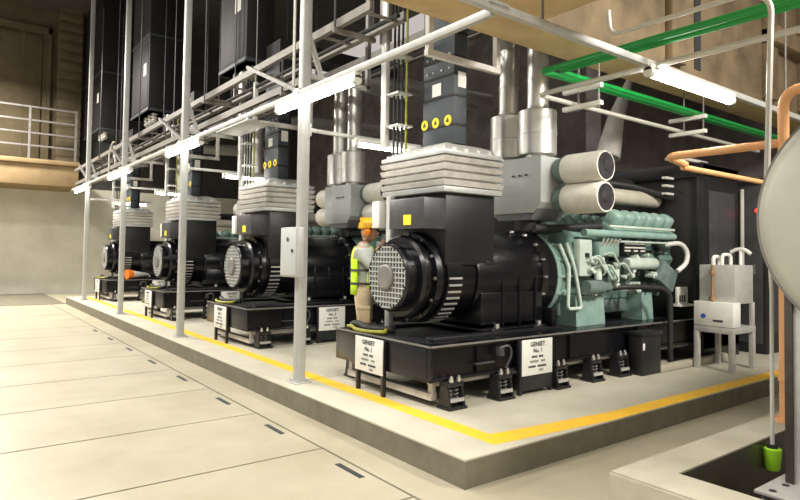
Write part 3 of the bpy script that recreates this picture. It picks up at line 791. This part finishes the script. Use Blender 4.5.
m = MB(); m.box(6.4, 6.56, .42, 1.5, -.8, 1.3, .004); m.build('leg', 'galv', tk)
m = MB(); m.box(4.05, 4.75, .3, 1.68, .145, .165, .003)
bpl = m.build('base_plate', 'galv', tk)
for i in range(4):
    MB().cyl((4.12 + .17 * i, 1.60 - .01 * i, .165), (4.12 + .17 * i, 1.60 - .01 * i, .169), .022, seg=12).build('bolt_hole', 'ink', bpl)
done()
pd = MB(); pd.box(4.1, 4.8, .2, 1.66, -.8, .145, .01)
single('tank_pedestal', pd, 'kerb', 'concrete pedestal standing in the pit under the tank leg', 'pedestal', (4.4, .9, -.8))

# day tank on its stand
dt = thing('day_tank', 'silver grey day tank on a four legged stand near the radiator', 'tank', (7.75, 3.6, PH))
m = MB(); m.box(7.52, 8.02, 3.40, 3.84, 1.02, 1.5, .012); m.build('tank_body', 'galv', dt)
m = MB(); m.box(7.42, 7.62, 3.38, 3.86, .74, 1.04, .008); cab = m.build('control_cabinet', 'white', dt)
m = MB(); m.cyl((7.418, 3.74, .86), (7.422, 3.74, .86), .03, seg=16); m.build('blue_badge', 'blue', cab)
m = MB(); m.box(7.416, 7.421, 3.5, 3.62, .80, .825); m.build('dark_badge', 'charcoal', cab)
m = MB(); m.box(7.42, 8.04, 3.38, 3.86, .66, .735, .006); m.build('stand_frame', 'galv', dt)
for x in (7.45, 8.0):
    for y in (3.41, 3.83): MB().box(x - .03, x + .03, y - .03, y + .03, PH, .67, .004).build('leg', 'galv', dt)
for x in (8.0,):
    for y in (3.41, 3.83): MB().box(x - .025, x + .025, y - .025, y + .025, .73, 1.03, .004).build('upright', 'galv', dt)
m = MB(); m.tube([(7.6, 3.7, 1.5), (7.6, 3.7, 1.6), (7.75, 3.7, 1.6), (7.75, 3.7, 1.5)], .025, 10, .06); m.tube([(7.66, 3.62, 1.5), (7.66, 3.62, 1.63), (7.85, 3.6, 1.63), (7.85, 3.6, 1.5)], .022, 10, .06)
m.tube([(7.9, 3.5, 1.5), (7.9, 3.5, 1.68)], .02, 10); m.tube([(7.9, 3.62, 1.66), (7.9, 3.55, 1.70), (7.9, 3.45, 1.70), (7.9, 3.38, 1.64)], .024, 10, .05)
each(m, 'top_pipe', 'white', dt)
m = MB(); m.tube([(7.5, 3.66, 1.5), (7.49, 3.66, 1.0)], .016, 8); m.cyl((7.49, 3.66, 1.38), (7.49, 3.66, 1.42), .035); m.cyl((7.49, 3.66, 1.05), (7.49, 3.66, 1.1), .035); m.build('sight_gauge', 'brass', dt)
done()
dt.location.x += .20
pe = MB(); pe.box(6.9, 8.6, 3.88, 3.97, PH, PH + .09, .02)
single('concrete_curb', pe, 'kerb', 'low concrete strip on the plinth behind the day tank', 'curb', (7.7, 3.9, PH))
# dark control panel beyond the radiator
cp = thing('control_panel', 'tall black control cabinet with a red lamp right of the radiator', 'cabinet', (10.1, 3.9, PH))
m = MB(); m.box(9.5, 10.7, 3.75, 4.6, PH, 2.75, .012); m.build('cabinet_body', 'blacksat', cp)
m = MB(); m.box(9.488, 9.502, 3.8, 4.55, .35, 2.65, .004); d1 = m.build('door', 'charcoal', cp); m = MB(); m.box(9.475, 9.49, 3.9, 3.93, 1.35, 1.5); m.build('handle', 'chrome', d1)
m = MB(); m.cyl((9.47, 3.86, 2.28), (9.49, 3.86, 2.28), .035, seg=12); m.build('red_lamp', 'redlamp', cp)
m = MB(); m.tube([(9.42, 4.05, 2.6), (9.42, 4.05, 1.3)], .03, 10); m.build('conduit', 'pipegrey', cp)
m = MB(); m.box(9.7, 10.5, 3.742, 3.752, .5, 2.6, .004); m.build('side_panel', 'charcoal', cp)
done()
# tapered duct behind the filters
td = thing('tapered_duct', 'pale tapered duct slanting up behind the air filters', 'duct', (8.3, 5.5, 3.2))
m = MB(); m.tube([(8.2, 5.5, 3.1), (8.42, 5.5, 3.75), (8.83, 5.5, 4.48)], [.19, .13, .05], 20); m.build('cone', 'bellow', td)
m = MB(); m.tube([(8.83, 5.5, 4.48), (9.25, 5.5, 5.6), (9.25, 5.5, 9.9)], .045, 16); m.build('pipe', 'galv', td)
done()
pw = MB(); pw.box(8.9, 12.8, 6.1, 6.4, 0.21, 9.8); struct('wall_partition', pw, 'darkwall')

# traffic cone lying between the far sets
cn = thing('traffic_cone', 'orange based white traffic cone lying beside the farthest generator', 'cone', (4.2, 17.36, .766))
m = MB(); m.lathe((3.98, 17.33, .90), (.96, .28, .02), [(0, .03), (.0, .13), (.16, .11)], 20); m.build('base', 'conecol', cn)
m = MB(); m.lathe((4.13, 17.37, .90), (.96, .28, -.02), [(0, .105), (.46, .035), (.48, .02)], 20); m.build('sleeve', 'white', cn)
done()

# ------------------------------------------------------------------ worker
def skin_mesh(joints, edges, root_i=0, lvl=2):
    me = bpy.data.meshes.new('tmp'); me.from_pydata([j[0] for j in joints], edges, [])
    o = bpy.data.objects.new('tmp', me); COL.objects.link(o)
    md = o.modifiers.new('s', 'SKIN')
    for i, j in enumerate(joints):
        v = me.skin_vertices[0].data[i]; r = j[1]; v.radius = r if isinstance(r, tuple) else (r, r); v.use_root = (i == root_i)
    sd = o.modifiers.new('d', 'SUBSURF'); sd.levels = lvl; sd.render_levels = lvl
    dg = bpy.context.evaluated_depsgraph_get(); dg.update()
    ev = o.evaluated_get(dg); m2 = bpy.data.meshes.new_from_object(ev)
    bpy.data.objects.remove(o); bpy.data.meshes.remove(me)
    return m2
def pbuild(mb, name, m, parent):
    save = ORG[0]; ORG[0] = Vector((0, 0, 0)); o = mb.build(name, m, parent, 60); ORG[0] = save; return o
pr = thing('person', 'worker in yellow helmet and lime vest standing behind the nearest generator', 'person', (4.15, 6.19, PH))
pr.rotation_euler = (0, 0, math.atan2(-.62, .78))
J = [((0, 0, .93), .13), ((-.01, 0, 1.10), (.115, .14)), ((0, 0, 1.30), (.12, .16)), ((.0, 0, 1.43), (.10, .14)), ((.015, 0, 1.52), .055), ((.035, 0, 1.60), .055),
     ((0, .10, .86), .095), ((.02, .11, .48), .062), ((-.02, .115, .10), .045), ((.09, .12, .04), .035),
     ((0, -.10, .86), .095), ((.03, -.11, .48), .062), ((-.01, -.115, .10), .045), ((.10, -.12, .04), .035),
     ((.0, .185, 1.42), .062), ((.11, .27, 1.20), .045), ((.17, .10, 1.42), .030), ((.195, .075, 1.47), (.033, .022)),
     ((.0, -.185, 1.42), .062), ((.12, -.27, 1.20), .045), ((.17, -.10, 1.42), .030), ((.195, -.075, 1.47), (.033, .022))]
ED = [(0, 1), (1, 2), (2, 3), (3, 4), (4, 5), (0, 6), (6, 7), (7, 8), (8, 9), (0, 10), (10, 11), (11, 12), (12, 13), (3, 14), (14, 15), (15, 16), (16, 17), (3, 18), (18, 19), (19, 20), (20, 21)]
b = MB(); b.bm.from_mesh(skin_mesh(J, ED))
hc = Vector((.055, 0, 1.645))
b.sphere(hc, .098, .078, .118, 24); b.sphere(hc + Vector((.03, 0, -.06)), .062, .056, .055, 16)
b.sphere(hc + Vector((.105, 0, -.02)), .02, .014, .024, 10); b.sphere(hc + Vector((.095, 0, -.055)), .012, .026, .008, 10)
for s in (-1, 1): 
    b.sphere(hc + Vector((.088, s * .03, .01)), .012, .014, .009, 10)
    b.sphere(hc + Vector((-.005, s * .08, -.01)), .022, .01, .032, 10)
for s in (-1, 1):
    w = Vector((.20, s * .085, 1.475))
    for f in range(4):
        d = (f - 1.5) * .016; L = (.07, .08, .076, .06)[f]
        p = w + Vector((.01, 0, .02 + d + .02))
        b.tube([p, p + Vector((L * .45, -s * .012, .012)), p + Vector((L * .7, -s * .04, .016)), p + Vector((L * .6, -s * .062, .016))], .0085, 8)
    b.tube([w + Vector((-.005, 0, .0)), w + Vector((.0, -s * .028, .03)), w + Vector((.02, -s * .05, .055))], .010, 8)
body = pbuild(b, 'body', 'skin', pr)
SJ = [((0, 0, .88), (.16, .172)), ((-.01, 0, 1.10), (.145, .168)), ((0, 0, 1.30), (.142, .175)), ((.0, 0, 1.43), (.125, .165)), ((.012, 0, 1.50), .085),
      ((.0, .175, 1.42), .088), ((.11, .272, 1.20), .064), ((.16, .13, 1.385), .046), ((.0, -.175, 1.42), .088), ((.12, -.272, 1.20), .064), ((.16, -.13, 1.385), .046)]
SE = [(0, 1), (1, 2), (2, 3), (3, 4), (3, 5), (5, 6), (6, 7), (3, 8), (8, 9), (9, 10)]
b = MB(); b.bm.from_mesh(skin_mesh(SJ, SE)); pbuild(b, 'shirt', 'shirt', pr)
TJ = [((0, 0, 1.06), (.138, .15)), ((0, 0, .90), (.15, .158)), ((0, .105, .82), .11), ((.02, .115, .48), .085), ((-.015, .118, .09), .075), ((0, -.105, .82), .11), ((.03, -.115, .48), .085), ((-.005, -.118, .09), .075)]
b = MB(); b.bm.from_mesh(skin_mesh(TJ, [(0, 1), (1, 2), (2, 3), (3, 4), (1, 5), (5, 6), (6, 7)])); tr = pbuild(b, 'trousers', 'khaki', pr)
for s in (-1, 1):
    b = MB(); b.box(-.06, .10, s * .19 - .02, s * .19 + .02, .55, .74, .012); b.box(-.065, .105, s * .196 - .02, s * .196 + .02, .70, .75, .01); pbuild(b, 'cargo_pocket', 'khaki', tr)
    b = MB(); b.box(-.09, .17, s * .118 - .05, s * .118 + .05, 0, .10, .035, None, 3); b.cyl((-.015, s * .118, .05), (-.015, s * .118, .2), .058, .062); pbuild(b, 'boot', 'boot', pr)
b = MB()
zs = [(.88, .158, .178), (1.0, .156, .176), (1.15, .152, .178), (1.3, .158, .195), (1.40, .145, .175), (1.465, .115, .13)]
rg = []
for z, rx, ry in zs: rg.append([b.bm.verts.new((rx * math.cos(2 * PI * i / 32) - .005, ry * math.sin(2 * PI * i / 32), z)) for i in range(32)])
for a, c in zip(rg, rg[1:]):
    for i in range(32):
        if i in (31, 0): continue          # open at the front
        if i in (6, 7, 8, 9, 22, 23, 24, 25) and c is not rg[-1]: continue
        b.bm.faces.new((a[i], a[(i + 1) % 32], c[(i + 1) % 32], c[i]))
vest = pbuild(b, 'vest', 'limefab', pr)
sd = vest.modifiers.new('thick', 'SOLIDIFY'); sd.thickness = .012
b = MB()
for z in (1.0, 1.16):
    rx = .163; ry = .184 if z < 1.1 else .186
    a0 = []; 
    for i in range(2, 31): a0.append((b.bm.verts.new((rx * math.cos(2 * PI * i / 32) - .005, ry * math.sin(2 * PI * i / 32), z)), b.bm.verts.new((rx * math.cos(2 * PI * i / 32) - .005, ry * math.sin(2 * PI * i / 32), z + .028))))
    for p, q in zip(a0, a0[1:]): b.bm.faces.new((p[0], q[0], q[1], p[1]))
bd_ = pbuild(b, 'strap', 'charcoal', vest)
b = MB(); b.lathe((.045, 0, 1.685), (0, 0, 1), [(0, .10), (.0, .122), (.015, .126), (.06, .118), (.10, .09), (.125, .05), (.13, .01)], 32); b.box(.10, .215, -.075, .075, 1.685, 1.70, .007); b.box(-.06, .14, -.016, .016, 1.77, 1.822, .012)
pbuild(b, 'helmet', 'hat', pr)
for s in (-1, 1):
    b = MB(); b.lathe((.045, s * .075, 1.635), (0, s, 0), [(0, .03), (.0, .045), (.035, .048), (.05, .035), (.052, .01)], 20); b.cyl((.045, s * .1, 1.67), (.045, s * .12, 1.72), .01); pbuild(b, 'ear_muff', 'muff', pr)
done()
tbx = thing('tablet', 'dark rimmed tablet held up by the worker in front of his face', 'tablet', (4.15, 6.19, PH))
tbx.rotation_euler = pr.rotation_euler
b = MB(); b.box(.262, .274, -.10, .10, 1.44, 1.67, .004, Matrix.Rotation(R(12), 3, 'Y')); pbuild(b, 'case', 'rubber', tbx)
b = MB(); b.box(.2605, .265, -.085, .085, 1.46, 1.65, .0, Matrix.Rotation(R(12), 3, 'Y')); pbuild(b, 'screen', 'greymid', tbx)
done()

# ------------------------------------------------------------------ unseen lamps added to light the hall, over the walkway and before the sets
def area(name, loc, rot, size, power, col=(1, .95, .86)):
    l = bpy.data.lights.new(name, 'AREA'); l.energy = power; l.size = size; l.color = col
    o = bpy.data.objects.new(name, l); COL.objects.link(o); o.location = loc; o.rotation_euler = rot
for y in (0, 5, 10, 15, 20): area('unseen_hall_lamp', (-.5, y, 7.5), (0, R(8), 0), 1.2, 300 if y < 20 else 1300)
for y in (-1.5,): area('unseen_hall_lamp', (5.8, y, 5.5), (R(30), 0, 0), 1.2, 420)
w = bpy.data.worlds.new('World'); S.world = w; w.use_nodes = True
w.node_tree.nodes['Background'].inputs[0].default_value = (1, .95, .88, 1); w.node_tree.nodes['Background'].inputs[1].default_value = .35

# ------------------------------------------------------------------ camera
yaw, pitch, roll = R(37.2), R(1.92), R(.82)
f = Vector((math.sin(yaw) * math.cos(pitch), math.cos(yaw) * math.cos(pitch), math.sin(pitch)))
r = Vector((math.cos(yaw), -math.sin(yaw), 0)); u = r.cross(f)
r2 = r * math.cos(roll) + u * math.sin(roll); u2 = u * math.cos(roll) - r * math.sin(roll)
cam = bpy.data.cameras.new('Camera'); co = bpy.data.objects.new('Camera', cam); COL.objects.link(co)
mw = Matrix((r2, u2, -f)).transposed().to_4x4(); mw.translation = Vector((0, 0, 1.6)); co.matrix_world = mw
cam.sensor_width = 36; cam.lens = 604 / 800 * 36; cam.shift_y = -18 / 800; cam.clip_start = .05
S.camera = co
vs = S.view_settings; S.display_settings.display_device = 'sRGB'
vs.view_transform = 'Standard'; vs.look = 'None'; vs.gamma = 1; vs.use_curve_mapping = False; vs.exposure = 0.65
S.cycles.use_denoising = True; S.cycles.max_bounces = 6; S.cycles.sample_clamp_indirect = 6
